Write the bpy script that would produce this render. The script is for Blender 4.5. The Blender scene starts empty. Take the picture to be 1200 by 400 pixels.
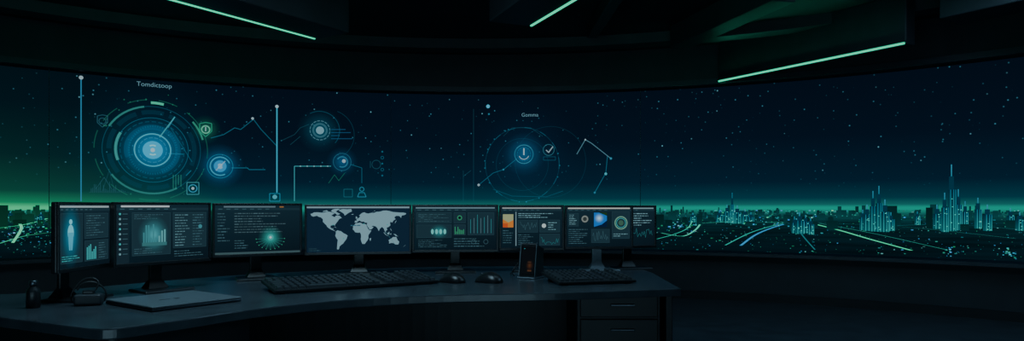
import bpy, bmesh, math, random
from mathutils import Vector, Matrix
random.seed(7)
scene = bpy.context.scene
CZ = 1.2; F = 800.0; HY = 243.0
DZ = 0.72            # desk top height
CX, CY, R = -0.4, 1.5, 8.0

def lin(v):
    v /= 255.0
    return v/12.92 if v <= 0.04045 else ((v+0.055)/1.055)**2.4
def C(r, g, b, k=1.0): return (lin(r)*k, lin(g)*k, lin(b)*k)

# ------------------------------------------------------------ materials
def pbr(name, col, rough=0.5, metal=0.0, noise=0.0, nscale=30, spec=0.5):
    m = bpy.data.materials.new(name); m.use_nodes = True
    nt = m.node_tree; b = nt.nodes['Principled BSDF']
    b.inputs['Roughness'].default_value = rough
    b.inputs['Metallic'].default_value = metal
    b.inputs['Specular IOR Level'].default_value = spec
    tc = nt.nodes.new('ShaderNodeTexCoord')
    n = nt.nodes.new('ShaderNodeTexNoise'); n.inputs['Scale'].default_value = nscale
    n.inputs['Detail'].default_value = 4
    nt.links.new(tc.outputs['Object'], n.inputs['Vector'])
    r = nt.nodes.new('ShaderNodeValToRGB')
    lo = 1-noise; hi = 1+noise
    r.color_ramp.elements[0].position = 0.3; r.color_ramp.elements[1].position = 0.7
    r.color_ramp.elements[0].color = (col[0]*lo, col[1]*lo, col[2]*lo, 1)
    r.color_ramp.elements[1].color = (col[0]*hi, col[1]*hi, col[2]*hi, 1)
    nt.links.new(n.outputs['Fac'], r.inputs['Fac'])
    nt.links.new(r.outputs['Color'], b.inputs['Base Color'])
    return m
def emis(name, col, s):
    m = bpy.data.materials.new(name); m.use_nodes = True
    nt = m.node_tree; nt.nodes.clear()
    o = nt.nodes.new('ShaderNodeOutputMaterial'); e = nt.nodes.new('ShaderNodeEmission')
    e.inputs['Color'].default_value = (*col, 1); e.inputs['Strength'].default_value = s
    nt.links.new(e.outputs[0], o.inputs[0]); return m
def vcol_mat(name, s=1.0):
    m = bpy.data.materials.new(name); m.use_nodes = True
    nt = m.node_tree; nt.nodes.clear()
    o = nt.nodes.new('ShaderNodeOutputMaterial'); e = nt.nodes.new('ShaderNodeEmission')
    t = nt.nodes.new('ShaderNodeBsdfTransparent'); mx = nt.nodes.new('ShaderNodeMixShader')
    a = nt.nodes.new('ShaderNodeAttribute'); a.attribute_name = 'Col'
    e.inputs['Strength'].default_value = s
    nt.links.new(a.outputs['Color'], e.inputs['Color'])
    nt.links.new(a.outputs['Alpha'], mx.inputs[0])
    nt.links.new(t.outputs[0], mx.inputs[1]); nt.links.new(e.outputs[0], mx.inputs[2])
    nt.links.new(mx.outputs[0], o.inputs[0]); return m

M_screen = vcol_mat('screen_pixels', 0.95)
M_holo = vcol_mat('projected_light', 0.72)
M_city = vcol_mat('city_light', 1.15)
M_plastic = pbr('black_plastic', (0.014, 0.017, 0.02), 0.34, 0, 0.15, 60)
M_key = pbr('keycap_plastic', (0.030, 0.038, 0.046), 0.42, 0, 0.1, 80)
M_mouse = pbr('mouse_plastic', (0.012, 0.015, 0.018), 0.3, 0, 0.1, 80)
M_metal = pbr('dark_metal', (0.09, 0.11, 0.13), 0.3, 0.8, 0.15, 40)
M_alu = pbr('brushed_aluminium', (0.20, 0.25, 0.29), 0.38, 0.65, 0.1, 50)
M_lap = pbr('anodised_lid', (0.15, 0.185, 0.21), 0.35, 0.25, 0.1, 30)
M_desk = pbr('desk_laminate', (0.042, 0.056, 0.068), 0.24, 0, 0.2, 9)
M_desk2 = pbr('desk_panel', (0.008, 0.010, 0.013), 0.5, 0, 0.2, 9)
M_wall = pbr('wall_paint', (0.022, 0.031, 0.04), 0.5, 0, 0.15, 3)
M_sill = pbr('sill_paint', (0.035, 0.055, 0.07), 0.35, 0, 0.15, 3)
M_ceil = pbr('ceiling_panel', (0.022, 0.029, 0.036), 0.6, 0, 0.2, 2)
M_beam = pbr('ceiling_beam_paint', (0.040, 0.052, 0.06), 0.45, 0, 0.15, 4)
M_floor = pbr('floor_vinyl', (0.05, 0.068, 0.085), 0.3, 0, 0.25, 5)
M_rubber = pbr('cable_rubber', (0.015, 0.017, 0.02), 0.5)
M_led = emis('green_led', (0.02, 0.80, 0.42), 1.25)

# ------------------------------------------------------------ helpers
def link(o, parent=None):
    scene.collection.objects.link(o)
    if parent: o.parent = parent
    return o
def empty(name, loc=(0,0,0), yaw=0):
    e = bpy.data.objects.new(name, None); e.location = loc; e.rotation_euler = (0,0,yaw)
    e.empty_display_size = 0.1
    return link(e)
def mesh_obj(name, verts, faces, mats, parent=None, smooth=False, fm=None):
    me = bpy.data.meshes.new(name); me.from_pydata([tuple(v) for v in verts], [], faces)
    for m in (mats if isinstance(mats, list) else [mats]): me.materials.append(m)
    if fm:
        for p, i in zip(me.polygons, fm): p.material_index = i
    if smooth:
        for p in me.polygons: p.use_smooth = True
    me.update()
    return link(bpy.data.objects.new(name, me), parent)
def box(name, size, loc, mat, parent=None, bevel=0.0, rot=(0,0,0), seg=2):
    bm = bmesh.new(); bmesh.ops.create_cube(bm, size=1)
    bmesh.ops.scale(bm, vec=size, verts=bm.verts)
    if bevel > 0:
        bmesh.ops.bevel(bm, geom=bm.edges[:], offset=bevel, segments=seg, affect='EDGES', profile=0.5)
    me = bpy.data.meshes.new(name); bm.to_mesh(me); bm.free(); me.materials.append(mat)
    o = bpy.data.objects.new(name, me); o.location = loc; o.rotation_euler = rot
    return link(o, parent)
def lathe(name, prof, mat, parent=None, loc=(0,0,0), n=32):
    v = []; f = []
    for r, z in prof:
        for i in range(n):
            a = 2*math.pi*i/n; v.append((r*math.cos(a), r*math.sin(a), z))
    for j in range(len(prof)-1):
        for i in range(n):
            f.append((j*n+i, j*n+(i+1)%n, (j+1)*n+(i+1)%n, (j+1)*n+i))
    f.append(tuple(range(n))[::-1]); f.append(tuple((len(prof)-1)*n+i for i in range(n)))
    o = mesh_obj(name, v, f, mat, parent, True); o.location = loc; return o
def cable(name, pts, r, mat, parent=None):
    cu = bpy.data.curves.new(name, 'CURVE'); cu.dimensions = '3D'; cu.bevel_depth = r
    cu.bevel_resolution = 3
    s = cu.splines.new('BEZIER'); s.bezier_points.add(len(pts)-1)
    for bp, p in zip(s.bezier_points, pts):
        bp.co = p; bp.handle_left_type = bp.handle_right_type = 'AUTO'
    cu.materials.append(mat)
    return link(bpy.data.objects.new(name, cu), parent)
def area(name, loc, size, power, col, rot=(0,0,0), parent=None):
    l = bpy.data.lights.new(name, 'AREA'); l.shape='RECTANGLE'; l.size, l.size_y = size; l.energy = power; l.color = col
    o = bpy.data.objects.new(name, l); o.location = loc; o.rotation_euler = rot; return link(o, parent)
def dk(x, y, z=DZ):
    D = (CZ-z)*F/(y-HY); return Vector(((x-600)/F*D, D, z))
def wall_at(x, y, rr):
    dx = (x-600)/F; dz = (HY-y)/F
    a = dx*dx+1; b = -2*(dx*CX+CY); c = CX*CX+CY*CY-rr*rr
    t = (-b+math.sqrt(b*b-4*a*c))/(2*a)
    X, Y = dx*t, t
    return math.atan2(Y-CY, X-CX), CZ+dz*t, t

class Draw:
    """flat emissive artwork in a 2-D plane; mapf(a,b,layer)->3D"""
    def __init__(s, mapf): s.m = mapf; s.v = []; s.c = []; s.f = []; s.n = 0
    def poly(s, pts, col, al=1.0, cols=None):
        s.n += 1; b = len(s.v)
        for i, p in enumerate(pts):
            s.v.append(s.m(p[0], p[1], s.n))
            s.c.append(cols[i] if cols else (*col, al))
        s.f.append(tuple(range(b, b+len(pts))))
    def rect(s, x0, y0, x1, y1, col, al=1.0): s.poly([(x0,y0),(x1,y0),(x1,y1),(x0,y1)], col, al)
    def frame(s, x0, y0, x1, y1, w, col, al=1.0):
        s.line((x0,y0),(x1,y0),w,col,al); s.line((x0,y1),(x1,y1),w,col,al)
        s.line((x0,y0),(x0,y1),w,col,al); s.line((x1,y0),(x1,y1),w,col,al)
    def line(s, p, q, w, col, al=1.0, sub=1):
        dx, dy = q[0]-p[0], q[1]-p[1]; L = math.hypot(dx, dy) or 1e-6
        nx, ny = -dy/L*w/2, dx/L*w/2
        for i in range(sub):
            t0, t1 = i/sub, (i+1)/sub
            a = (p[0]+dx*t0, p[1]+dy*t0); b = (p[0]+dx*t1, p[1]+dy*t1)
            s.poly([(a[0]+nx,a[1]+ny),(b[0]+nx,b[1]+ny),(b[0]-nx,b[1]-ny),(a[0]-nx,a[1]-ny)], col, al)
            if i < sub-1: s.n -= 1
    def pl(s, pts, w, col, al=1.0):
        for a, b in zip(pts, pts[1:]): s.line(a, b, w, col, al)
    def ring(s, c, r, w, col, al=1.0, a0=0, a1=360, dash=None, n=64):
        s.n += 1
        k = max(3, int(n*(a1-a0)/360))
        for i in range(k):
            if dash and (i % (dash[0]+dash[1])) >= dash[0]: continue
            t0 = math.radians(a0+(a1-a0)*i/k); t1 = math.radians(a0+(a1-a0)*(i+1)/k)
            b = len(s.v)
            for rr, t in ((r-w/2,t0),(r+w/2,t0),(r+w/2,t1),(r-w/2,t1)):
                s.v.append(s.m(c[0]+rr*math.cos(t), c[1]+rr*math.sin(t), s.n)); s.c.append((*col, al))
            s.f.append((b,b+1,b+2,b+3))
    def disc(s, c, r, col, al=1.0, edge=None, n=28, sy=1.0, stops=None):
        s.n += 1
        edge = al if edge is None else edge
        stops = stops or [(1.0, edge)]
        b = len(s.v); s.v.append(s.m(c[0], c[1], s.n)); s.c.append((*col, al))
        for (fr, a) in stops:
            for i in range(n):
                t = 2*math.pi*i/n
                s.v.append(s.m(c[0]+r*fr*math.cos(t), c[1]+r*fr*sy*math.sin(t), s.n)); s.c.append((*col, a))
        for i in range(n):
            s.f.append((b, b+1+i, b+1+(i+1)%n))
            for j in range(len(stops)-1):
                p = b+1+j*n; q = p+n
                s.f.append((p+i, q+i, q+(i+1)%n, p+(i+1)%n))
    def glow(s, c, r, col, al, sy=1.0):
        s.disc(c, r, col, al, n=32, sy=sy, stops=[(.25,al*.6),(.5,al*.27),(.75,al*.08),(1,0)])
    def build(s, name, mat, parent=None):
        o = mesh_obj(name, s.v, s.f, mat, parent)
        at = o.data.color_attributes.new('Col', 'FLOAT_COLOR', 'POINT')
        flat = [x for c in s.c for x in c]
        at.data.foreach_set('color', flat)
        return o

# ------------------------------------------------------------ room shell
def arc_wall(name, a0, a1, r0, r1, z0, z1, mat, n=96):
    v = []; f = []
    for i in range(n+1):
        a = math.radians(a0+(a1-a0)*i/n); c, s_ = math.cos(a), math.sin(a)
        for r, z in ((r0,z0),(r1,z0),(r1,z1),(r0,z1)):
            v.append((CX+r*c, CY+r*s_, z))
    for i in range(n):
        b = i*4
        for k in range(4):
            f.append((b+k, b+(k+1)%4, b+4+(k+1)%4, b+4+k))
    f.append((0,1,2,3)); f.append((n*4+3,n*4+2,n*4+1,n*4))
    return mesh_obj(name, v, f, mat)
SILL = 0.62; HEAD = 2.8; CEIL = 3.3
A0, A1 = 12, 168
def disc_slab(name, z0, z1, r, mat, n=96):
    v = [(CX+r*math.cos(2*math.pi*i/n), CY+r*math.sin(2*math.pi*i/n), z) for z in (z0,z1) for i in range(n)]
    f = [tuple(range(n))[::-1], tuple(range(n,2*n))]+[(i,(i+1)%n,n+(i+1)%n,n+i) for i in range(n)]
    return mesh_obj(name, v, f, mat)
disc_slab('floor', -0.1, 0, R+0.2, M_floor)
disc_slab('ceiling', CEIL, CEIL+0.1, R+0.2, M_ceil)
arc_wall('wall_front', A0, A1, R, R+0.2, 0, SILL-0.04, M_wall)
arc_wall('wall_back', A1, 360+A0, R, R+0.2, 0, CEIL, M_wall)
arc_wall('trim_1', A0, A1, R-0.22, R+0.2, SILL-0.04, SILL, M_sill)
arc_wall('trim_2', A0, A1, R-0.10, R+0.2, HEAD, CEIL, M_wall)
arc_wall('trim_3', A0, A1, R-0.16, R-0.10, HEAD-0.02, HEAD+0.05, M_sill)
arc_wall('baseboard_front', A0, A1, R-0.03, R, 0, 0.1, M_desk2)
mg = bpy.data.materials.new('window_glass'); mg.use_nodes = True
nt = mg.node_tree; nt.nodes.clear()
o = nt.nodes.new('ShaderNodeOutputMaterial'); t = nt.nodes.new('ShaderNodeBsdfTransparent')
t.inputs[0].default_value = (0.93, 0.97, 1, 1)
nt.links.new(t.outputs[0], o.inputs[0])
mull = [A0] + sorted([math.degrees(wall_at(x, 200, R)[0]) for x in (58, 458, 750)]) + [A1]
for i, (a, b) in enumerate(zip(mull, mull[1:])):
    v = []; f = []; n = 40
    for k in range(n+1):
        an = math.radians(a+(b-a)*k/n)
        for z in (SILL, HEAD): v.append((CX+(R+.05)*math.cos(an), CY+(R+.05)*math.sin(an), z))
    f = [(2*k, 2*k+2, 2*k+3, 2*k+1) for k in range(n)]
    mesh_obj('window_%d' % (i+1), v, f, mg)
M_joint = pbr('glazing_joint', (0.05, 0.08, 0.1), 0.5)
for i, a in enumerate(mull):
    an = math.radians(a)
    box('trim_%d' % (4+i), (0.012, 0.006, HEAD-SILL), (CX+(R+.06)*math.cos(an), CY+(R+.06)*math.sin(an), (HEAD+SILL)/2), M_joint, rot=(0,0,an))

# ceiling beams and led fixtures
def beam(name, p0, p1, w, z0, mat, led=None, side=0, z1=CEIL, glow=2.2):
    """w signed: body extends to the right(+)/left(-) of the line p0->p1 (near->far)."""
    p0 = Vector((p0[0], p0[1], 0)); p1 = Vector((p1[0], p1[1], 0))
    d = (p1-p0); L = d.length; d.normalize(); rgt = Vector((d.y, -d.x, 0))
    mid = (p0+p1)/2 + rgt*w/2; yaw = math.atan2(d.y, d.x)
    e = empty(name, (mid.x, mid.y, (z0+z1)/2), yaw)
    box('housing', (L, abs(w), z1-z0), (0,0,0), mat, e, bevel=0.012)
    if led:
        sgn = 1 if w > 0 else -1
        box('led_strip', (L*led, 0.018, 0.018), (0, sgn*(abs(w)/2+0.010), -(z1-z0)/2+0.004), M_led, e)
        box('led_channel', (L*led+.02, 0.03, 0.012), (0, sgn*(abs(w)/2+0.01), -(z1-z0)/2+0.022), M_metal, e)
        area('led_wash', (0, sgn*(abs(w)/2+0.07), -(z1-z0)/2+.02), (L*.95, 0.03), glow, (.06,1,.6), (math.pi-sgn*.9,0,0), e)
    return e
def cp(x, y, z=2.8):
    D = (z-CZ)*F/(HY-y); return ((x-600)/F*D, D)
a, b = cp(203, 0), cp(372, 46)
ext = (a[0]-(b[0]-a[0])*0.6, a[1]-(b[1]-a[1])*0.6)
beam('linear_ceiling_light', ext, b, 0.42, 2.8, M_beam, led=0.98)
a, b = cp(672, 0), cp(620, 31)
ext = (a[0]-(b[0]-a[0])*1.6, a[1]-(b[1]-a[1])*1.6)
beam('linear_ceiling_light', ext, b, -0.38, 2.8, M_beam, led=0.98)
a, b = cp(1062, 51), cp(842, 96)
beam('linear_ceiling_light', a, b, 0.16, 2.8, M_beam, led=0.99, glow=1.7)
a, b = cp(905, 0, 3.05), cp(785, 56, 3.05)
beam('ceiling_beam', a, b, 0.25, 3.05, M_beam)
beam('ceiling_beam', (1.2, 3.0), cp(700, 45, 3.15), -0.12, 3.15, M_beam)
arc_wall('trim_9', A0, A1, R-1.0, R-0.75, CEIL-0.12, CEIL, M_beam)
beam('ceiling_beam', (4.3, 6.55), (5.8, 4.2), 0.4, 2.95, M_beam)

# ------------------------------------------------------------ projected graphics on the glass
RH = R-0.03
def wmap(a_, b_, layer):
    th = -a_/RH; r = RH-layer*0.00006
    return (CX+r*math.cos(th), CY+r*math.sin(th), b_)
H = Draw(wmap)
def w(x, y):
    th, z, D = wall_at(x, y, RH); return (-th*RH, z)
K = 9.3/F
cy = C(70,170,205); bl = C(35,140,205); gr = C(50,180,140); dm = C(70,130,150); wh = C(190,225,235)
def HL(p, q, wd=1, col=cy, al=.6, sub=1): H.line(w(*p), w(*q), wd*K*.85, col, al, sub)
def HP(pts, wd=1, col=cy, al=.6):
    for p, q in zip(pts, pts[1:]): HL(p, q, wd, col, al)
def HR(c, r, wd=1, col=cy, al=.6, **k): H.ring(w(*c), r*K, wd*K*.9, col, al, **k)
def HD(c, r, col=cy, al=.8): H.disc(w(*c), r*K, col, al)
def HG(c, r, col=bl, al=.5): H.glow(w(*c), r*K, col, al)
def HF(x0,y0,x1,y1,wd=1,col=cy,al=.5):
    HP([(x0,y0),(x1,y0),(x1,y1),(x0,y1),(x0,y0)], wd, col, al)
HG((179,176), 80, C(15,95,130), .28)
HL((95,92),(95,236),1.3,C(60,160,205),.75,3); HD((95,91),1.9,wh,.8)
c0 = (179,176)
HR(c0,53,1,gr,.22,dash=(5,3),n=90)
HR(c0,46,2.2,C(70,190,170),.45,a0=100,a1=150); HR(c0,46,2.2,C(70,190,170),.35,a0=215,a1=300)
HR(c0,46,.8,cy,.18)
HR(c0,50,3,C(80,230,185),.85,a0=78,a1=92); HR(c0,50,2,C(80,220,180),.45,a0=15,a1=40)
HR(c0,40,5,C(30,95,120),.2,dash=(8,2),n=96)
HR(c0,34,.8,cy,.28); HR(c0,34,3,C(80,200,190),.6,a0=150,a1=200); HR(c0,30,1,cy,.16,dash=(2,1),n=90)
HR(c0,24,6,C(25,110,150),.35,a0=-70,a1=200); HR(c0,24,6,C(20,80,110),.3,a0=200,a1=290)
HG(c0,34,C(30,165,225),.95)
HR(c0,17,1.6,C(90,210,235),.7); HR(c0,13,1,cy,.5,dash=(3,1)); HD(c0,9.5,C(60,195,240),1); HR(c0,5,1.5,C(160,245,255),1); HD(c0,2.2,wh,1)
HL((187,161),(205,137),1.5,C(90,200,210),.6); HL((205,137),(197,150),1,cy,.5); HL((200,150),(225,190),1,cy,.2)
for k in range(22):
    a_ = random.uniform(0,6.28); r_ = random.uniform(55,72)
    HD((179+r_*math.cos(a_),176+r_*math.sin(a_)), random.uniform(.4,.9), gr, .35)
for k in range(60):
    a_ = k*math.pi/30; q = 27
    HL((179+q*math.cos(a_),176+q*math.sin(a_)),(179+(q+2)*math.cos(a_),176+(q+2)*math.sin(a_)),.6,cy,.3)
def shield(x,y,s,col,al):
    HP([(x-s,y-s),(x,y-s*1.2),(x+s,y-s),(x+s,y+s*.3),(x,y+s*1.2),(x-s,y+s*.3),(x-s,y-s)],1,col,al)
shield(120,142,6,dm,.4); HR((120,142),3,1,dm,.4)
HG((241,152),16,gr,.4); shield(241,152,7,gr,.8); HR((241,152),4,1.4,C(120,230,190),.8); HL((241,149),(241,154),1.2,wh,.7)
HP([(247,162),(262,158),(275,150),(282,152),(297,140),(306,152),(325,172)],1,cy,.33); HD((296,139),1.4,wh,.8)
HG((258,195),25,bl,.75); HR((258,195),13,1,cy,.4); HR((258,195),10,1.6,C(80,190,220),.7,a0=20,a1=300); HD((258,195),6.5,C(50,165,220),1); HD((258,195),3,wh,.6); HL((253,200),(264,189),1.2,wh,.5)
HP([(271,197),(290,197),(292,199),(311,199)],1,cy,.4)
HF(219,214,233,228,1,C(90,190,200),.55); HR((226,221),4,1.2,cy,.8); HD((226,221),1.5,wh,.8)
HL((197,180),(215,181),1,cy,.4); HL((218,206),(224,200),1,cy,.4)
for x_ in (203,206,209,212): HL((x_,205),(x_,205+random.uniform(6,18)),1,C(60,190,160),.35)
HL((324.5,124),(324.5,226),1.5,C(75,205,240),.9,3); HD((324.5,125),1.8,wh,.9)
HF(316,227,328,236,1,cy,.6); HD((322,231),2.5,C(90,200,220),.8)
HG((375,153),26,C(40,130,160),.45); HR((375,153),11,1.2,C(110,170,185),.5,dash=(3,1)); HR((375,153),7.5,2.5,C(80,140,155),.5); HD((375,153),4.5,C(140,200,215),.75)
HR((375,153),22,.8,cy,.18,a0=-40,a1=120); HR((385,158),29,.7,cy,.11,a0=-60,a1=70)
for j,(x0,x1) in enumerate([(388,405),(388,411),(388,398),(388,413)]): HL((x0,152+j*3.6),(x1,152+j*3.6),1.1,C(55,130,185),.35)
HP([(345,236),(345,195),(388,195)],1.2,C(90,200,210),.55)
for x_ in (352,360,368,376,384): HD((x_,195),.8,wh,.6)
HG((401,190),18,bl,.4); HR((401,190),10,1,C(80,150,180),.35); HR((401,190),6,1.6,C(80,160,190),.5,a0=-120,a1=150); HD((403,189),2.2,wh,.7)
HP([(411,193),(424,197),(424,215)],.9,cy,.3)
for j in range(5): HR((448,178+j*7),1.6,.8,cy,.28) if j%2 else HD((448,178+j*7),1.1,cy,.35)
HR((441,193),5,1,dm,.28); HL((434,189),(434,197),1,dm,.28)
HP([(385,215),(392,205),(397,212),(404,203)],1,gr,.25)
HR((424,222),2.4,1.2,C(70,160,190),.6); HP([(419,231),(421,226),(427,226),(429,231),(419,231)],1.2,C(70,160,190),.6)
HF(403,222,413,231,1,C(70,150,170),.35); HL((340,170),(352,160),.8,dm,.25); HP([(330,165),(345,158),(352,150),(362,146)],.8,dm,.25)
for k in range(30):
    x_ = 105+k*1.8; HL((x_,226),(x_,226-random.uniform(1,9)*math.exp(-((k-10)/9)**2)*2),.8,dm,.28)
HP([(112,222),(122,208),(131,222)],.8,dm,.3); HP([(120,224),(128,200),(134,224)],.7,dm,.2)
c1 = (612,193)
HG((614,181),70,C(20,70,110),.28)
HR(c1,44,.8,cy,.09); HR(c1,44,1,cy,.17,dash=(3,4),n=100); HR(c1,31,.7,cy,.07); HR((645,190),42,.7,cy,.06)
HG((614,181),26,C(40,135,190),.6); HR((614,181),11,1.2,C(90,180,205),.5); HR((614,181),8,1,cy,.3,dash=(3,1)); HD((614,181),6,C(25,90,130),.7)
HL((614,174),(614,182),2,wh,.8); HR((614,181),6,1.2,wh,.6,a0=200,a1=340)
HR((643,176),6.5,1,C(90,170,190),.35); HP([(640,176),(643,179),(648,172)],1.3,wh,.7); HF(637,184,651,188,.8,cy,.2)
HP([(561,217),(578,203),(590,199),(606,186)],1,cy,.28); HD((561,217),1.5,wh,.7); HD((590,199),1.1,cy,.6)
HP([(676,181),(686,164),(693,168),(716,186)],1.1,C(120,185,205),.5); HP([(712,183),(710,203),(697,226)],1,cy,.33)
HD((710,204),1.6,C(90,210,225),.8); HD((686,164),1.0,wh,.7); HD((716,186),1.4,cy,.7); HD((697,226),1.3,cy,.5)
HD((572,125),2.2,C(90,200,240),1); HD((573,134),1.1,cy,.6); HL((555,128),(555,236),.8,dm,.2,3); HL((543,200),(543,236),.8,dm,.22)
HP([(543,207),(552,200)],.8,dm,.25); HP([(590,160),(600,150),(622,150),(636,160)],.8,dm,.18)
for k in range(16):
    a_ = random.uniform(0,6.28); HD((612+44*math.cos(a_),193+44*math.sin(a_)),.8,cy,.35)
HP([(578,222),(600,230),(640,231),(660,224)],.8,cy,.18)
holo = empty('holographic_dashboard', (0,0,0))
H.build('graphics', M_holo, holo)
M_txt = emis('projected_text', C(110,160,175), .75)
def wtext(s, x, y, h):
    th, z, D = wall_at(x, y, RH)
    cu = bpy.data.curves.new('label', 'FONT'); cu.body = s; cu.size = h*K; cu.align_x = 'CENTER'; cu.align_y = 'CENTER'
    cu.materials.append(M_txt)
    o = bpy.data.objects.new('label', cu); rr = RH-0.01
    o.location = (CX+rr*math.cos(th), CY+rr*math.sin(th), z)
    o.rotation_euler = (math.pi/2, 0, th-math.pi/2); link(o, holo)
wtext('Tomdictoop', 181, 100, 6.6); wtext('Gomma', 621, 135, 6.2)

# ------------------------------------------------------------ exterior: sky, ground, city
wd = bpy.data.worlds.new('World'); scene.world = wd; wd.use_nodes = True
nt = wd.node_tree; nt.nodes.clear(); N = nt.nodes.new; Lk = nt.links.new
o = N('ShaderNodeOutputWorld'); bg = N('ShaderNodeBackground'); tc = N('ShaderNodeTexCoord')
sp = N('ShaderNodeSeparateXYZ'); Lk(tc.outputs['Generated'], sp.inputs[0])
def mr(src, a, b, c=0, d=1):
    n = N('ShaderNodeMapRange'); n.inputs[1].default_value=a; n.inputs[2].default_value=b; n.inputs[3].default_value=c; n.inputs[4].default_value=d
    Lk(src, n.inputs[0]); return n.outputs[0]
zf = mr(sp.outputs['Z'], 0, 0.25)
def ramp(src, stops):
    n = N('ShaderNodeValToRGB'); cr = n.color_ramp
    while len(cr.elements) < len(stops): cr.elements.new(0.5)
    for e, (p, c) in zip(cr.elements, stops): e.position = p; e.color = (*c, 1)
    Lk(src, n.inputs[0]); return n.outputs[0]
ra = ramp(zf, [(0,C(24,150,128)),(.015,C(14,98,94)),(.05,C(10,58,70)),(.14,C(7,33,50)),(.38,C(6,21,36)),(1,C(5,13,23))])
rb = ramp(zf, [(0,C(60,215,140)),(.025,C(30,135,88)),(.08,C(13,74,58)),(.25,C(8,44,43)),(.5,C(6,26,33)),(1,C(5,13,20))])
lf = mr(sp.outputs['X'], -0.38, -0.62)
mix = N('ShaderNodeMix'); mix.data_type='RGBA'; Lk(lf, mix.inputs[0]); Lk(ra, mix.inputs[6]); Lk(rb, mix.inputs[7])
def starlayer(scale, r0, r1, s0, s1, col):
    vo = N('ShaderNodeTexVoronoi'); vo.inputs['Scale'].default_value = scale; Lk(tc.outputs['Generated'], vo.inputs['Vector'])
    st = mr(vo.outputs['Distance'], r0, r1)
    sc = N('ShaderNodeSeparateColor'); Lk(vo.outputs['Color'], sc.inputs[0])
    sel = mr(sc.outputs[0], s0, s1)
    m1 = N('ShaderNodeMath'); m1.operation='MULTIPLY'; Lk(st, m1.inputs[0]); Lk(sel, m1.inputs[1])
    m2 = N('ShaderNodeMath'); m2.operation='MULTIPLY'; Lk(m1.outputs[0], m2.inputs[0]); Lk(mr(sp.outputs['Z'],.02,.08), m2.inputs[1])
    sm = N('ShaderNodeMix'); sm.data_type='RGBA'; Lk(m2.outputs[0], sm.inputs[0]); sm.inputs[6].default_value=(0,0,0,1); sm.inputs[7].default_value=(*col,1)
    return sm.outputs[2]
cur = mix.outputs[2]
for lay in (starlayer(120, .14, .03, .2, 1.0, C(70,130,150)), starlayer(70, .085, .02, .45, 1.0, C(110,180,195))):
    add = N('ShaderNodeMix'); add.data_type='RGBA'; add.blend_type='ADD'; add.inputs[0].default_value=1
    Lk(cur, add.inputs[6]); Lk(lay, add.inputs[7]); cur = add.outputs[2]
Lk(cur, bg.inputs[0]); Lk(bg.outputs[0], o.inputs[0])

GZ = -30.0
def gp(x, y, z=GZ):
    D = (CZ-z)*F/(y-HY); return ((x-600)/F*D, D, z)
mgd = bpy.data.materials.new('city_ground'); mgd.use_nodes = True
nt = mgd.node_tree; nt.nodes.clear(); N = nt.nodes.new; Lk = nt.links.new
o = N('ShaderNodeOutputMaterial'); e = N('ShaderNodeEmission'); tc = N('ShaderNodeTexCoord')
ln = N('ShaderNodeVectorMath'); ln.operation='LENGTH'; Lk(tc.outputs['Object'], ln.inputs[0])
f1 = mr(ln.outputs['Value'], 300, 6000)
rg = ramp(f1, [(0,C(6,18,26)),(.1,C(8,32,38)),(.25,C(10,52,56)),(.5,C(14,84,82)),(1,C(22,135,116))])  # distance haze painted into the ground's emission, brighter farther out
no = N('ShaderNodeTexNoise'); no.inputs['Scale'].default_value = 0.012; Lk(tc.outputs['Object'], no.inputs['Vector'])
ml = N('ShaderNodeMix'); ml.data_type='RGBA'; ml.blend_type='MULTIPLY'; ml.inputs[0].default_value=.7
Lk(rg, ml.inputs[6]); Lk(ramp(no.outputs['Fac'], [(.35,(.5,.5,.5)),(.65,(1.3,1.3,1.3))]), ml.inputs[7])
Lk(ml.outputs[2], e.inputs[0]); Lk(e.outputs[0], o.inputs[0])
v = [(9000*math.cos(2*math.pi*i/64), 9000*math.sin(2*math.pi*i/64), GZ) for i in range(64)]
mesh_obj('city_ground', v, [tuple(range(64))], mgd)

class V3(Draw):
    def __init__(s): s.v=[]; s.c=[]; s.f=[]
    def bx(s, x, y, z0, z1, wx, wy, cb, ct):
        b = len(s.v)
        for z, c in ((z0,cb),(z1,ct)):
            for dx, dy in ((-1,-1),(1,-1),(1,1),(-1,1)):
                s.v.append((x+dx*wx/2, y+dy*wy/2, z)); s.c.append((*c, 1))
        for q in ((0,1,5,4),(1,2,6,5),(2,3,7,6),(3,0,4,7),(4,5,6,7)): s.f.append(tuple(b+k for k in q))
T = V3()
def hz(px, D): return C(10,66,68) if px > 300 else C(14,78,60)  # haze tint painted into the building colours as emission
def zone():
    return random.choice([random.uniform(-10,75), random.uniform(760,1210), random.uniform(760,1210), random.uniform(-10,1210)])
for k in range(380):
    px = zone(); D = random.uniform(900, 3800); hgt = random.uniform(4, 22) if random.random() < .93 else random.uniform(28,40)
    X = (px-600)/F*D; wx = random.uniform(4,14)
    base = hz(px, D); kk = random.uniform(.5,1.0)*min(1, D/2600+.2)  # painted haze glow grows with distance
    T.bx(X, D, GZ, GZ+hgt, wx, wx, tuple(c*kk*1.1 for c in base), tuple(c*kk*.8 for c in base))
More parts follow.
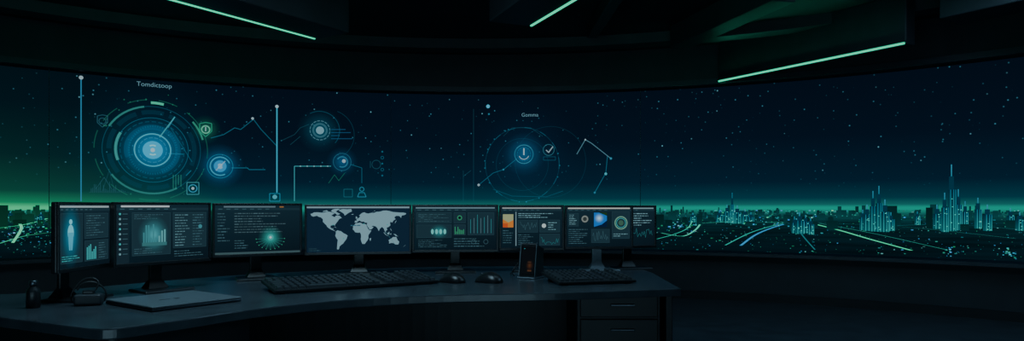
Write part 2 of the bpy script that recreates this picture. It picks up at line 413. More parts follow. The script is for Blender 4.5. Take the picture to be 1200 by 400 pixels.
def tower(px, ytop, D, wpx, bright=1.0, steps=2):
    X = (px-600)/F*D; wm = wpx*D/F; top = CZ+(HY-ytop)*D/F
    lo = GZ; b = C(14,84,90,bright); t = C(8,50,66,bright)  # hazy glow painted on tower bodies, brightest at the base
    h1 = lo+(top-lo)*.62; h2 = lo+(top-lo)*.82
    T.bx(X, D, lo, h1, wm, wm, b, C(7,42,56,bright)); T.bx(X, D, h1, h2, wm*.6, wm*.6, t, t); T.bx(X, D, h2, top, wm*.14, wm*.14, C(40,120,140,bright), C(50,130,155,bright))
    for sx in (-.5, .5, 0.1):
        T.bx(X+sx*wm, D-wm*.52, lo, h1*(1 if sx else .9), D/F*.45, .5, C(45,175,165,bright), C(38,115,140,bright))
    for j in range(5):
        zz = lo+(h1-lo)*random.random(); T.bx(X+random.uniform(-.4,.4)*wm, D-wm*.53, zz, zz+D/F*.8, D/F*1.2, .5, C(70,200,180,bright), C(70,200,180,bright))
for a_ in [(1115,193,900,6),(1107,226,860,5),(1123,222,920,5),(1131,236,940,4),(1146,232,1000,5),(1157,240,900,6),(1098,240,980,6),
           (1016,240,900,6),(1023,224,880,5),(1030,218,870,5),(1037,234,860,6),(1011,246,930,5),(1044,249,900,5),
           (858,226,1300,3),(852,240,1350,5),(864,241,1300,6),(873,245,1250,6),(843,247,1400,6),(880,249,1200,5),
           (937,249,800,7),(931,254,820,5),(944,252,820,5),(950,256,780,5),(1075,248,1200,4),(1184,244,1000,5),(1195,249,900,6),
           (812,250,1400,6),(12,248,1500,5),(48,249,1300,5)]:
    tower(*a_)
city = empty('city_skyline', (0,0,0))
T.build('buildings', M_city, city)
Lt = V3()
def dotc():
    return random.choice([C(60,200,175), C(55,175,190), C(35,140,135), C(120,210,205), C(35,160,115), C(80,160,215)])
for k in range(1100):
    px = zone(); y = 247+ (random.random()**1.5)*63
    x0, y0, z0 = gp(px, y); D = y0
    s_ = D/F*random.choice([.4,.5,.6,.7,1.0]); c = dotc(); kk = random.uniform(.1,.7)*(1 if px>760 or px<80 else .5); c = tuple(q*kk for q in c)
    zz = GZ+random.uniform(1, 6); Lt.bx(x0, y0, zz, zz+s_, s_*random.choice([1,1,2.2]), s_, c, c)
for cx_, cy_, sx_, n_ in ((937,258,18,90),(1025,257,20,60),(1115,252,26,60),(860,250,25,60),(1112,298,8,12),(1183,300,14,16),(800,266,22,40),(30,270,30,50),(905,260,30,50),(980,250,200,90)):
    for k in range(n_):
        y = min(312, max(248, random.gauss(cy_, 4))); x0,y0,_ = gp(random.gauss(cx_, sx_/2), y)
        s_ = y0/F*random.choice([.6,.9,1.3]); c = tuple(q*random.uniform(.4,1.1) for q in dotc()); Lt.bx(x0,y0,GZ+2,GZ+2+s_,s_*1.3,s_,c,c)
Lt.build('street_lights', M_city, city)
Rd = Draw(lambda a_, b_, n: (a_, b_, GZ+1+n*0.01))
def smooth(pts, n=10):
    out = []
    P_ = [pts[0]]+pts+[pts[-1]]
    for i in range(1, len(P_)-2):
        for k in range(n):
            t = k/n; p0,p1,p2,p3 = P_[i-1:i+3]
            out.append(tuple(.5*((2*p1[j])+(-p0[j]+p2[j])*t+(2*p0[j]-5*p1[j]+4*p2[j]-p3[j])*t*t+(-p0[j]+3*p1[j]-3*p2[j]+p3[j])*t**3) for j in (0,1)))
    out.append(pts[-1]); return out
def road(pts, wpx, col, al=1):
    g_ = [gp(*p) for p in smooth(pts)]
    for p, q in zip(g_, g_[1:]):
        d = Vector((q[0]-p[0], q[1]-p[1])); L = d.length or 1
        wa = wpx*1.25*p[1]/F
        vert = abs(d.y)/L; hw = (wa*(1-vert)*8+wa*vert*1.0)*.5
        nx, ny = -d.y/L*hw, d.x/L*hw
        Rd.poly([(p[0]+nx,p[1]+ny),(q[0]+nx,q[1]+ny),(q[0]-nx,q[1]-ny),(p[0]-nx,p[1]-ny)], col, al)
road([(925,262),(905,268),(885,277),(868,290)],1.6,C(50,140,190)); road([(921,262),(898,268),(876,276),(850,290)],1.0,C(40,170,150))
road([(955,264),(985,272),(1020,283),(1068,297)],2.2,C(60,215,155)); road([(960,263),(1000,271),(1045,281),(1110,297)],.8,C(40,150,130))
road([(950,262),(1010,265),(1080,270),(1190,283)],.7,C(40,140,130)); road([(775,276),(800,280),(815,272),(822,262)],1.4,C(70,210,170))
road([(770,284),(790,278),(806,270),(812,258)],.9,C(50,190,160)); road([(820,264),(860,262),(900,263),(935,262)],1.1,C(50,180,150))
road([(1035,268),(1090,266),(1150,268),(1210,275)],.6,C(35,120,125)); road([(935,268),(940,280),(955,300)],.8,C(30,110,115))
road([(-10,272),(20,268),(45,262),(60,256)],1.2,C(60,200,140)); road([(0,292),(30,282),(70,276)],1.0,C(60,180,130)); road([(20,262),(25,272),(15,292)],1,C(90,220,160))
Rd.build('road_lights', M_city, city)

# ------------------------------------------------------------ desk
front = [dk(-70,364), dk(0,372), dk(60,379.5), dk(105,385), dk(128,385.5), dk(160,382), dk(220,373.5), dk(300,362), dk(400,352), dk(520,346), dk(650,343.5), dk(798,338.5)]
back = [Vector((1.03,5.0,DZ)), Vector((0.98,5.5,DZ)), Vector((.3,5.55,DZ)), Vector((-.5,5.5,DZ)), Vector((-1.1,5.32,DZ)), Vector((-1.7,5.0,DZ)), Vector((-2.15,4.6,DZ)), Vector((-2.5,4.1,DZ)), Vector((-2.72,3.8,DZ)), Vector((-3.1,3.75,DZ))]
def cr_chain(pts, n=6):
    P_ = [pts[0]]+pts+[pts[-1]]; out = []
    for i in range(1, len(P_)-2):
        for k in range(n):
            t = k/n; p0,p1,p2,p3 = P_[i-1:i+3]
            out.append(.5*((2*p1)+(-p0+p2)*t+(2*p0-5*p1+4*p2-p3)*t*t+(-p0+3*p1-3*p2+p3)*t**3))
    out.append(pts[-1]); return out
outline = cr_chain(front) + [back[0]] + cr_chain(back[1:])
desk = empty('curved_control_desk', (0,0,0))
def slab(name, outl, z0, z1, mat, parent, bev=0.006):
    n = len(outl); v = [(p[0],p[1],z0) for p in outl]+[(p[0],p[1],z1) for p in outl]
    f = [tuple(range(n))[::-1], tuple(range(n,2*n))]+[(i,(i+1)%n,n+(i+1)%n,n+i) for i in range(n)]
    o = mesh_obj(name, v, f, mat, parent)
    if bev:
        m = o.modifiers.new('b','BEVEL'); m.width = bev; m.segments = 2; m.limit_method='ANGLE'; m.angle_limit=math.radians(50)
    return o
slab('desktop', outline, DZ-0.045, DZ, M_desk, desk)
def strip_panel(name, chain, off, th, z0, z1, mat):
    v=[];f=[]
    for i,p in enumerate(chain):
        q = chain[min(i+1,len(chain)-1)]; r_ = chain[max(i-1,0)]; d = (q-r_); d.z=0; d.normalize(); nrm = Vector((-d.y,d.x,0))
        for o_ in (off, off+th):
            for z in (z0,z1): v.append((p.x+nrm.x*o_, p.y+nrm.y*o_, z))
    for i in range(len(chain)-1):
        b=i*4; f += [(b,b+4,b+5,b+1),(b+2,b+3,b+7,b+6),(b,b+2,b+6,b+4),(b+1,b+5,b+7,b+3)]
    f += [(0,1,3,2),((len(chain)-1)*4,(len(chain)-1)*4+2,(len(chain)-1)*4+3,(len(chain)-1)*4+1)]
    return mesh_obj(name, v, f, mat, desk)
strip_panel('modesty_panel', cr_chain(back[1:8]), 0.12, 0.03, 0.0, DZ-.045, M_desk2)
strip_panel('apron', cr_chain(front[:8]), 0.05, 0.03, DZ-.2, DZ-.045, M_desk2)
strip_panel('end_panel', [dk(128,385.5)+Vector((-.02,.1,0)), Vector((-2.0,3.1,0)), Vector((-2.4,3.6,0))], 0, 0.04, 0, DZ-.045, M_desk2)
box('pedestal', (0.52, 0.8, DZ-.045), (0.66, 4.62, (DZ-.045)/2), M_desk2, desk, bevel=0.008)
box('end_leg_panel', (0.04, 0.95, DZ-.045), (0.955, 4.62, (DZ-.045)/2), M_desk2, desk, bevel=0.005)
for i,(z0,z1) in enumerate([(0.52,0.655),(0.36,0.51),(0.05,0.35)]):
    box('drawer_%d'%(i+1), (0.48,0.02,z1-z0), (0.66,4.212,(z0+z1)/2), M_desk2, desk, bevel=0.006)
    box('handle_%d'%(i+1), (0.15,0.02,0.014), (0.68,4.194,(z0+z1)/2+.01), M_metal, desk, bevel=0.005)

# ------------------------------------------------------------ monitors
def monitor(pxL, DL, pxR, DR, h, stand, ui, base_off=0.10, ztop=None):
    A = Vector(((pxL-600)/F*DL, DL, 0)); B = Vector(((pxR-600)/F*DR, DR, 0))
    mid = (A+B)/2; d = B-A; Wd = d.length; yaw = math.atan2(d.y, d.x)
    top = (ztop or 1.216); zc = top-h/2
    e = empty('desktop_monitor', (mid.x, mid.y, DZ), yaw)
    zc -= DZ
    bz = 0.014
    box('shell', (Wd, 0.028, h), (0, 0.018, zc), M_plastic, e, bevel=0.006)
    box('bezel_top', (Wd, 0.012, bz), (0, 0.0, zc+h/2-bz/2), M_plastic, e, bevel=0.003)
    box('bezel_bottom', (Wd, 0.012, bz*1.4), (0, 0.0, zc-h/2+bz*.7), M_plastic, e, bevel=0.003)
    box('bezel_left', (bz, 0.012, h-bz), (-Wd/2+bz/2, 0.0, zc), M_plastic, e, bevel=0.003)
    box('bezel_right', (bz, 0.012, h-bz), (Wd/2-bz/2, 0.0, zc), M_plastic, e, bevel=0.003)
    box('rear_housing', (Wd*.6, 0.035, h*.6), (0, 0.047, zc), M_plastic, e, bevel=0.015)
    sw, sh = Wd-2*bz, h-2.4*bz; sz0 = zc-h/2+bz*1.4
    def mp(a_, b_, n): return (a_-sw/2, 0.0035-n*1.2e-5, sz0+b_)
    G_ = Draw(mp)
    G_.poly([(0,0),(sw,0),(sw,sh),(0,sh)], None, 1, cols=[(*C(15,31,41),1),(*C(13,26,35),1),(*C(22,41,52),1),(*C(24,46,57),1)])
    ui(G_, sw, sh); G_.build('screen', M_screen, e)
    if stand:
        zb = zc-h/2
        mat = M_alu if stand == 2 else M_plastic
        box('neck', (0.075, 0.022, zb+h*.35), (0, base_off, (zb+h*.35)/2+.008), mat, e, bevel=0.006)
        box('hinge', (0.09, base_off-.03, 0.06), (0, (base_off+.03)/2+.01, zc-.02), mat, e, bevel=0.01)
        v=[(-.15,-.06,.001),(.15,-.06,.001),(.12,.17,.001),(-.12,.17,.001),(-.145,-.055,.013),(.145,-.055,.013),(.115,.165,.013),(-.115,.165,.013)]
        o = mesh_obj('foot', v, [(3,2,1,0),(4,5,6,7),(0,1,5,4),(1,2,6,5),(2,3,7,6),(3,0,4,7)], mat, e)
        m = o.modifiers.new('b','BEVEL'); m.width=.003; m.segments=2
        v=[(-.06,base_off-.04,.013),(.06,base_off-.04,.013),(.06,base_off+.04,.013),(-.06,base_off+.04,.013),(-.037,base_off-.012,.06),(.037,base_off-.012,.06),(.037,base_off+.012,.06),(-.037,base_off+.012,.06)]
        mesh_obj('collar', v, [(3,2,1,0),(4,5,6,7),(0,1,5,4),(1,2,6,5),(2,3,7,6),(3,0,4,7)], mat, e)
    return e
bgc = C(14,27,35)
LT = C(105,150,160); MT = C(55,88,98); PN = C(28,51,61); TL = C(55,170,172); WH = C(180,205,210); GN = C(60,175,125)
def rows(G, x0, y0, x1, y1, n, col=MT, th=None):
    dy = (y1-y0)/n; th = th or dy*.32
    for i in range(n):
        y = y1-(i+.5)*dy; x = x0
        end = x0+(x1-x0)*random.uniform(.45,1)
        while x < end-.002:
            L = random.uniform(.008,.03); xe = min(end, x+L)
            k = random.uniform(.6,1.3); G.rect(x, y-th/2, xe, y+th/2, tuple(c*k for c in col)); x = xe+.004
def bars(G, x0, y0, x1, y1, n, col):
    dx=(x1-x0)/n
    for i in range(n): G.rect(x0+i*dx, y0, x0+i*dx+dx*.6, y0+(y1-y0)*random.uniform(.2,1), col)
def topbar(G, W, H_, col=C(120,150,158), f0=.02, f1=.98):
    G.rect(W*f0, H_*.955, W*f1, H_*.985, col); G.rect(0, H_*.90, W, H_*.945, PN)
    for i in range(7): G.rect(W*(.04+i*.09), H_*.915, W*(.04+i*.09+.045), H_*.93, MT)
def wave(G, x0, y0, x1, y1, col, n=18, w_=.0022):
    p=[(x0+(x1-x0)*i/n, y0+(y1-y0)*random.random()) for i in range(n+1)]; G.pl(p, w_, col)
def panel(G, x0, y0, x1, y1): G.rect(x0,y0,x1,y1,PN); G.frame(x0,y0,x1,y1,.0015,C(45,75,85))

def ui1(G,W,H_):
    topbar(G,W,H_,C(150,170,175)); panel(G,W*.04,H_*.08,W*.44,H_*.86)
    G.glow((W*.22,H_*.52),W*.2,C(40,150,185),.85,sy=2.0)
    # scanned figure: head, torso, legs
    fc = C(105,205,222)
    G.disc((W*.22,H_*.73),W*.03,fc); G.disc((W*.22,H_*.56),W*.055,fc,.95,sy=1.7)
    G.poly([(W*.17,H_*.56),(W*.27,H_*.56),(W*.25,H_*.28),(W*.225,H_*.28),(W*.22,H_*.44),(W*.215,H_*.28),(W*.19,H_*.28)],C(70,170,195))
    rows(G,W*.06,H_*.1,W*.4,H_*.2,3,TL)
    panel(G,W*.48,H_*.45,W*.96,H_*.86); rows(G,W*.51,H_*.48,W*.93,H_*.84,9,MT)
    panel(G,W*.48,H_*.08,W*.96,H_*.41); bars(G,W*.52,H_*.1,W*.72,H_*.36,6,TL); rows(G,W*.76,H_*.1,W*.93,H_*.38,7,MT)
def ui2(G,W,H_):
    topbar(G,W,H_,C(180,195,200),.05,.55); G.rect(0,0,W*.13,H_*.9,C(24,42,52))
    for i in range(9): G.disc((W*.04,H_*(.84-i*.085)),.006,LT if i%3 else TL); G.rect(W*.065,H_*(.84-i*.085)-.002,W*.115,H_*(.84-i*.085)+.002,MT)
    panel(G,W*.16,H_*.12,W*.56,H_*.86); rows(G,W*.18,H_*.74,W*.5,H_*.84,3,MT)
    G.glow((W*.38,H_*.47),W*.17,C(80,180,190),.8,sy=1.2); G.rect(W*.26,H_*.28,W*.52,H_*.34,C(55,110,115)); bars(G,W*.27,H_*.34,W*.42,H_*.66,6,C(60,130,138)); bars(G,W*.43,H_*.34,W*.52,H_*.68,3,C(90,160,165))
    rows(G,W*.18,H_*.14,W*.5,H_*.25,3,MT)
    panel(G,W*.59,H_*.22,W*.97,H_*.86); rows(G,W*.61,H_*.24,W*.79,H_*.84,12,C(80,118,128)); rows(G,W*.81,H_*.24,W*.95,H_*.84,12,MT)
    G.disc((W*.9,H_*.6),.012,C(60,130,140)); rows(G,W*.6,H_*.05,W*.95,H_*.18,3,MT)
def ui3(G,W,H_):
    topbar(G,W,H_,C(90,115,125),.1,.7); G.rect(W*.75,H_*.955,W*.80,H_*.98,C(150,105,55)); rows(G,W*.03,H_*.25,W*.17,H_*.86,10,MT)
    rows(G,W*.22,H_*.42,W*.9,H_*.86,8,C(62,90,98)); rows(G,W*.22,H_*.1,W*.45,H_*.3,4,MT)
    for i in range(11):
        a_=math.pi*i/10; G.line((W*.64,H_*.3),(W*.64+W*.17*math.cos(a_),H_*.3-H_*.22*math.sin(a_)),.0016,C(40,120,112)); G.disc((W*.64+W*.17*math.cos(a_),H_*.3-H_*.22*math.sin(a_)),.003,C(50,150,115))
    G.glow((W*.64,H_*.33),W*.15,C(50,180,170),.9); G.disc((W*.64,H_*.33),.02,C(60,165,160)); G.disc((W*.64,H_*.33),.008,WH)
    G.rect(0,0,W,H_*.04,C(60,85,90))
conts = [
 [(-168,66),(-156,71),(-128,70),(-110,73),(-95,72),(-82,68),(-95,60),(-82,55),(-78,60),(-65,60),(-56,52),(-66,49),(-70,43),(-76,36),(-81,30),(-81,25),(-84,30),(-90,29),(-97,27),(-97,21),(-90,17),(-87,21),(-88,15),(-83,11),(-78,8),(-86,11),(-96,15),(-106,21),(-112,29),(-117,33),(-124,40),(-124,48),(-132,55),(-145,60),(-158,57),(-165,60)],
 [(-52,82),(-22,82),(-20,74),(-40,64),(-46,60),(-54,70),(-68,77)],
 [(-90,80),(-70,83),(-62,82),(-78,74),(-62,66),(-72,62),(-85,70),(-95,76)],
 [(-78,8),(-72,12),(-60,9),(-50,2),(-35,-6),(-39,-16),(-48,-27),(-58,-36),(-65,-42),(-69,-52),(-74,-50),(-73,-38),(-71,-20),(-80,-6)],
 [(-17,15),(-16,25),(-6,35),(10,37),(20,32),(32,31),(37,20),(43,11),(51,11),(41,-3),(40,-15),(33,-26),(27,-34),(18,-34),(12,-18),(13,-5),(9,4),(-8,5)],
 [(-10,37),(-9,43),(-1,44),(-4,48),(3,51),(8,55),(10,58),(6,60),(14,67),(26,71),(40,67),(45,68),(60,69),(70,73),(85,74),(105,77),(130,72),(160,70),(179,68),(178,64),(163,60),(160,52),(155,58),(142,59),(135,54),(140,48),(131,42),(127,36),(122,40),(119,35),(121,28),(112,21),(107,20),(109,12),(104,9),(103,2),(99,10),(96,17),(90,22),(82,16),(78,8),(73,18),(67,24),(57,26),(51,24),(59,22),(52,15),(43,13),(38,22),(34,29),(36,36),(27,37),(24,40),(18,40),(13,45),(18,39),(12,41),(8,44),(0,40),(-2,37)],
 [(-6,50),(1,51),(-1,55),(-4,58),(-6,56)],[(-23,64),(-15,66),(-14,64),(-19,63)],
 [(95,5),(104,-5),(114,-8),(106,-5),(100,2)],[(109,1),(117,6),(117,-3),(111,-3)],[(131,-1),(141,-3),(150,-10),(140,-8)],[(119,-1),(124,1),(123,-5)],[(120,18),(124,13),(126,7),(121,14)],
 [(114,-22),(122,-18),(130,-12),(137,-12),(142,-11),(146,-19),(153,-27),(150,-37),(140,-37),(131,-32),(116,-34)],
 [(130,32),(137,35),(141,42),(144,44),(140,36)],[(167,-46),(174,-40),(177,-38),(173,-42)],[(44,-16),(50,-15),(47,-25)],[(52,70),(68,77),(58,73)],[(-125,73),(-105,74),(-110,78),(-122,76)],[(-84,22),(-75,20),(-80,23)]]
def ui4(G,W,H_):
    G.rect(0,0,W,H_,C(19,38,56)); G.rect(0,H_*.965,W,H_,C(120,150,160))
    from mathutils.geometry import tessellate_polygon
    for ct in conts:
        pts=[(W*(.03+.94*((lo+170)/350)), H_*(.03+.93*((la+56)/140))) for lo,la in ct]
        out=[]
        for a_,b_ in zip(pts,pts[1:]+pts[:1]):
            out.append(a_)
            if math.hypot(b_[0]-a_[0],b_[1]-a_[1])>.02: out.append(((a_[0]+b_[0])/2+random.uniform(-.003,.003),(a_[1]+b_[1])/2+random.uniform(-.003,.003)))
        tri=tessellate_polygon([[Vector((p[0],p[1],0)) for p in out]]); base=len(G.v); G.n+=1
        for p in out: G.v.append(G.m(p[0],p[1],3)); G.c.append((*C(118,156,168),1))
        for t_ in tri: G.f.append(tuple(base+k for k in t_))
    rows(G,W*.42,H_*.55,W*.62,H_*.62,1,C(60,110,130))
    for x_,y_ in ((.25,.6),(.55,.62),(.78,.6),(.35,.3)): G.disc((W*x_,H_*y_),.004,C(60,160,160))
    G.line((W*.76,H_*.45),(W*.86,H_*.15),.0015,C(60,120,130)); rows(G,W*.02,H_*.02,W*.2,H_*.1,2,MT)
def ui5(G,W,H_):
    topbar(G,W,H_,C(100,130,140)); panel(G,W*.03,H_*.62,W*.45,H_*.86); rows(G,W*.05,H_*.64,W*.43,H_*.84,5,MT)
    panel(G,W*.03,H_*.28,W*.45,H_*.58); G.glow((W*.3,H_*.42),W*.12,TL,.7,sy=.8)
    for x_ in (.22,.27,.32,.37): G.disc((W*x_,H_*.42),.010,C(100,195,190),sy=1.9)
    rows(G,W*.05,H_*.05,W*.43,H_*.24,5,MT)
    panel(G,W*.48,H_*.62,W*.62,H_*.86); G.disc((W*.55,H_*.74),.018,C(50,140,100)); G.disc((W*.55,H_*.74),.011,bgc)
    panel(G,W*.48,H_*.34,W*.62,H_*.58); bars(G,W*.49,H_*.36,W*.61,H_*.56,7,C(50,140,100))
    panel(G,W*.65,H_*.34,W*.97,H_*.86)
    for i in range(7): G.rect(W*(.68+i*.042),H_*.38,W*(.68+i*.042+.006),H_*(.7+.12*random.random()),C(80,115,125) if i%2 else C(45,125,130))
    rows(G,W*.48,H_*.05,W*.95,H_*.28,4,MT)
    for i in range(2): G.ring((W*(.72+i*.15),H_*.18),.016,.003,MT)
def ui6(G,W,H_):
    topbar(G,W,H_,C(150,160,160)); G.rect(W*.03,H_*.5,W*.2,H_*.82,C(150,160,120)); G.poly([(W*.03,H_*.5),(W*.2,H_*.5),(W*.2,H_*.68),(W*.12,H_*.62),(W*.03,H_*.7)],C(200,120,50)); G.rect(W*.03,H_*.5,W*.11,H_*.6,C(190,80,40))
    rows(G,W*.03,H_*.1,W*.22,H_*.45,6,MT); G.rect(W*.235,H_*.05,W*.25,H_*.88,C(110,140,150))
    rows(G,W*.28,H_*.72,W*.95,H_*.86,3,LT); panel(G,W*.28,H_*.38,W*.6,H_*.68); wave(G,W*.3,H_*.42,W*.58,H_*.64,MT)
    panel(G,W*.63,H_*.38,W*.96,H_*.68); G.disc((W*.7,H_*.54),.016,C(180,200,200)); rows(G,W*.77,H_*.42,W*.94,H_*.64,4,LT)
    rows(G,W*.28,H_*.06,W*.6,H_*.34,6,MT); panel(G,W*.63,H_*.06,W*.96,H_*.34); wave(G,W*.65,H_*.08,W*.94,H_*.3,C(40,115,120))
def ui7(G,W,H_):
    topbar(G,W,H_,C(190,195,185)); panel(G,W*.03,H_*.52,W*.18,H_*.84); G.disc((W*.28,H_*.7),.026,C(120,130,125)); G.disc((W*.28,H_*.7),.015,C(50,60,60)); rows(G,W*.04,H_*.55,W*.17,H_*.82,6,LT)
    G.rect(W*.42,H_*.5,W*.62,H_*.86,C(30,110,190)); G.glow((W*.5,H_*.72),.04,C(190,235,250),1); G.poly([(W*.42,H_*.5),(W*.62,H_*.5),(W*.62,H_*.66),(W*.54,H_*.56)],C(12,30,60)); G.poly([(W*.5,H_*.86),(W*.62,H_*.86),(W*.62,H_*.78)],C(30,60,30))
    panel(G,W*.7,H_*.2,W*.97,H_*.88); G.ring((W*.84,H_*.6),.046,.009,C(100,150,130)); G.ring((W*.84,H_*.6),.034,.004,TL); G.disc((W*.84,H_*.6),.02,C(60,95,80)); rows(G,W*.72,H_*.24,W*.95,H_*.34,2,LT)
    rows(G,W*.03,H_*.06,W*.34,H_*.46,8,MT); panel(G,W*.38,H_*.1,W*.66,H_*.44); wave(G,W*.4,H_*.14,W*.64,H_*.4,MT)
def ui8(G,W,H_):
    topbar(G,W,H_,C(120,150,155)); rows(G,W*.5,H_*.5,W*.95,H_*.86,6,LT); wave(G,W*.5,H_*.2,W*.95,H_*.45,C(40,115,120)); rows(G,W*.1,H_*.1,W*.4,H_*.86,9,MT)

monitor(67,3.32,131,3.78,.352,1,ui1, ztop=1.226, base_off=.12)
monitor(133,3.66,247,4.16,.355,1,ui2, ztop=1.228)
monitor(249,4.36,354,4.66,.352,1,ui3, ztop=1.226)
monitor(357,4.80,482,4.95,.358,1,ui4, ztop=1.218)
monitor(483,4.98,584,5.05,.350,1,ui5, ztop=1.218)
monitor(585,5.08,661,5.12,.340,1,ui6, ztop=1.216)
monitor(662,5.10,742,5.16,.330,2,ui7, ztop=1.214, base_off=.08)
monitor(712,5.24,769,5.34,.330,1,ui8, ztop=1.214)

# ------------------------------------------------------------ keyboards
def keyboard(fl, yaw, Wd, Dp, cols, tilt=math.radians(5)):
    e = empty('keyboard', fl, yaw)
    t = empty('tilt_frame'); t.parent = e; t.location = (0,0,0.002); t.rotation_euler = (tilt,0,0)
    box('case', (Wd, Dp, 0.018), (Wd/2, Dp/2, 0.012), M_plastic, t, bevel=0.005)
    bm = bmesh.new(); rowsn = 6
    kx = (Wd-.03)/cols; ky = (Dp-.03)/rowsn
    gaps = {int(cols*.66), int(cols*.80)}
    for r_ in range(rowsn):
        c = 0
        while c < cols:
            span = 1
            if r_ == 0 and c == int(cols*.2): span = int(cols*.26)
            elif c == 0 and r_ in (1,2,3): span = 2
            if c in gaps: c += 1; continue
            x0 = .015+c*kx; y0 = .015+r_*ky+(0.006 if r_==5 else 0)-(.003 if r_<5 else 0)
            w_, h_ = kx*span-.008, ky-.013
            v = [bm.verts.new(p) for p in ((x0,y0,.02),(x0+w_,y0,.02),(x0+w_,y0+h_,.02),(x0,y0+h_,.02),
                 (x0+.004,y0+.005,.035),(x0+w_-.004,y0+.005,.035),(x0+w_-.004,y0+h_-.003,.037),(x0+.004,y0+h_-.003,.037))]
            for q in ((4,5,6,7),(0,1,5,4),(1,2,6,5),(2,3,7,6),(3,0,4,7)): bm.faces.new([v[k] for k in q])
            c += span
    me = bpy.data.meshes.new('keys'); bm.to_mesh(me); bm.free(); me.materials.append(M_key)
    link(bpy.data.objects.new('keys', me), t)
    hz_ = math.sin(tilt)*Dp*.85
    for x_ in (.05, Wd-.05): box('foot', (.03,.012,hz_), (x_, Dp*.85, hz_/2), M_plastic, e)
    for x_ in (.05, Wd-.05): box('pad', (.03,.012,.006), (x_, .02, .003), M_rubber, e)
    return e
p = dk(322,346); q = dk(515,333)
keyboard(p, math.atan2(q.y-p.y, q.x-p.x), (q-p).length, .34, 24)
p = dk(655,335.5); q = dk(746,332.5)
keyboard(p, math.atan2(q.y-p.y, q.x-p.x), (q-p).length, .36, 15)

# ------------------------------------------------------------ mice
def mouse(loc, yaw, s=1.0):
    e = empty('computer_mouse', loc, yaw)
    bm = bmesh.new(); bmesh.ops.create_uvsphere(bm, u_segments=32, v_segments=20, radius=1)
    for v in bm.verts:
        x, y, z = v.co
        z = max(z, -0.0)
        wd_ = .055*(1-.14*math.cos(y*2.2)+.10*y*y)
        hh = .054*(1-.25*(y+.1)) if y > 0 else .055
        v.co = (x*wd_*s, y*.085*s, z*hh*s+.002)
    me = bpy.data.meshes.new('body'); bm.to_mesh(me); bm.free(); me.materials.append(M_mouse)
    for p_ in me.polygons: p_.use_smooth = True
    link(bpy.data.objects.new('body', me), e)
    w_ = lathe('wheel', [(.006,-.006),(.011,-.005),(.011,.005),(.006,.006)], M_metal, e, (0,.05*s,.038*s), 20); w_.rotation_euler=(0,math.pi/2,0)
    box('button_seam', (.0016,.05*s,.003), (0,.035*s,.046*s), M_rubber, e, rot=(-.35,0,0))
    return e
mouse(dk(530,331), .9, 1.15); mouse(dk(573,331), .9, 1.2)

# ------------------------------------------------------------ laptop (closed)
a = dk(128,349,DZ+.02); b = dk(170,364,DZ+.02); c = dk(278,351,DZ+.02); d = dk(236,340,DZ+.02)
ux = (c-b); Wl = ux.length; yaw = math.atan2(ux.y, ux.x); Dl = (a-b).length
cen = (a+b+c+d)/4
lap = empty('laptop', (cen.x, cen.y, DZ), yaw)
Wl = min(Wl, .52); Dl = min(max(Dl,.36),.46)
box('base', (Wl, Dl, .012), (0,0,.008), M_metal, lap, bevel=.004)
box('lid', (Wl, Dl, .009), (0,0,.0195), M_lap, lap, bevel=.0035)
box('hinge', (Wl*.7, .012, .012), (0,Dl/2-.004,.012), M_plastic, lap, bevel=.004)
box('emblem', (.05,.012,.0008), (-.06,-.02,.0242), M_plastic, lap); box('emblem_2', (.02,.03,.0008), (0,-.02,.0242), M_plastic, lap)
for x_ in (-1,1):
    for y_ in (-1,1): box('foot', (.03,.012,.003), (x_*Wl*.42,y_*Dl*.42,.0015), M_rubber, lap)

# ------------------------------------------------------------ small objects
p = dk(39,361); bt = empty('water_bottle', p)
lathe('body', [(.024,0),(.029,.004),(.029,.075),(.026,.088),(.014,.102),(.014,.108)], M_plastic, bt)
lathe('cap', [(.016,.108),(.017,.110),(.017,.128),(.014,.131)], M_metal, bt)
p = dk(104,358); pa = empty('power_adapter', p, .3)
box('brick', (.12,.07,.055), (0,0,.0285), M_key, pa, bevel=.012, seg=3)
box('socket', (.05,.03,.02), (0,0,.064), M_plastic, pa, bevel=.006)
cable('cord', [(.03,0,.07),(.035,.015,.115),(-.01,.02,.13),(-.05,.01,.10),(-.075,.0,.03),(-.05,.045,.005),(.02,.05,.005),(.06,.04,.02),(.05,.02,.09),(-.02,.0,.11),(-.05,0,.075)], .004, M_rubber, pa)

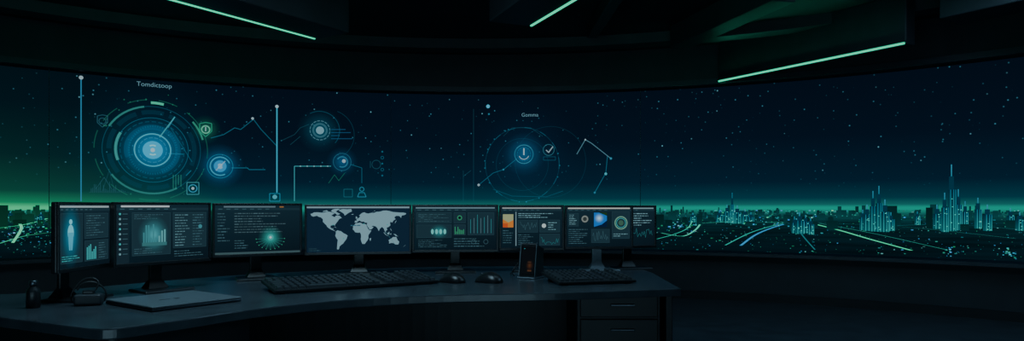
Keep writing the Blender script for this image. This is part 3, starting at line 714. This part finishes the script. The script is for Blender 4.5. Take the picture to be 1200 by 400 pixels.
p = dk(623,326); pc = empty('mini_pc_tower', p, math.radians(-28))
def prism(name, prof, x0, x1, mat, parent):
    n=len(prof); v=[(x0,y,z) for y,z in prof]+[(x1,y,z) for y,z in prof]
    f=[tuple(range(n)),tuple(range(n,2*n))[::-1]]+[(i,n+i,n+(i+1)%n,(i+1)%n) for i in range(n)]
    o=mesh_obj(name,v,f,mat,parent); m=o.modifiers.new('b','BEVEL'); m.width=.004; m.segments=2; return o
prism('body', [(-.07,.012),(.07,.012),(.075,.20),(-.035,.235)], -.055, .055, M_plastic, pc)
prism('side_panel', [(-.078,.008),(.07,.008),(.075,.205),(-.040,.243)], -.064, -.0555, M_alu, pc)
prism('foot', [(-.085,.001),(.08,.001),(.08,.012),(-.085,.012)], -.07, .06, M_alu, pc)
prism('trim_edge', [(-.078,.008),(-.070,.008),(-.032,.243),(-.040,.243)], .0555, .060, M_alu, pc)
gd = Draw(lambda a_,b_,n: (a_, -.0725+ (b_-.012)*.157-.0008-n*2e-5, b_))
gd.rect(-.05,.03,.05,.215,C(12,17,21)); gd.glow((.015,.09),.03,C(120,72,38),.4,sy=1.3); gd.rect(0,.05,.03,.06,C(90,58,38),.7); gd.rect(.0,.11,.025,.115,C(80,58,45),.6); gd.disc((-.03,.2),.003,TL)
gd.build('front_display', M_screen, pc)
cable('cord', [(-.066,.03,.03),(-.11,.05,.07),(-.15,.03,.05),(-.17,.06,.006),(-.12,.14,.005),(-.17,.22,.03),(-.2,.3,.10),(-.16,.36,.2)], .0035, M_rubber, pc)
cable('cord_2', [(-.066,.05,.06),(-.13,.1,.10),(-.19,.06,.02),(-.22,.12,.005)], .003, M_rubber, pc)

# ------------------------------------------------------------ lights
area('fill_light_down', (-1.3, 3.4, 3.2), (1.6,1.2), 46, (.5,.82,1))  # added fill over the left desk, no fixture modelled
area('fill_light_down', (0.8, 4.6, 3.2), (1.2,1.0), 15, (.5,.8,1))  # added fill over the right end of the desk
area('fill_light_down', (3.6, 4.6, 3.2), (2.5,2.0), 34, (.38,.7,1))  # added bluish fill for the floor on the right
area('fill_light_up', (-0.4, -1.5, 0.5), (5,2), 75, (.45,.8,1), (math.pi-.45,0,0))  # unseen fill behind the camera, added to brighten the ceiling

# ------------------------------------------------------------ camera
cam = bpy.data.cameras.new('camera'); cam.lens = 24; cam.sensor_width = 36; cam.shift_y = (HY-200)/1200
cam.clip_end = 20000; cam.clip_start = .05
co = bpy.data.objects.new('camera', cam); co.location = (0,0,CZ); co.rotation_euler = (math.pi/2,0,0); link(co)
scene.camera = co
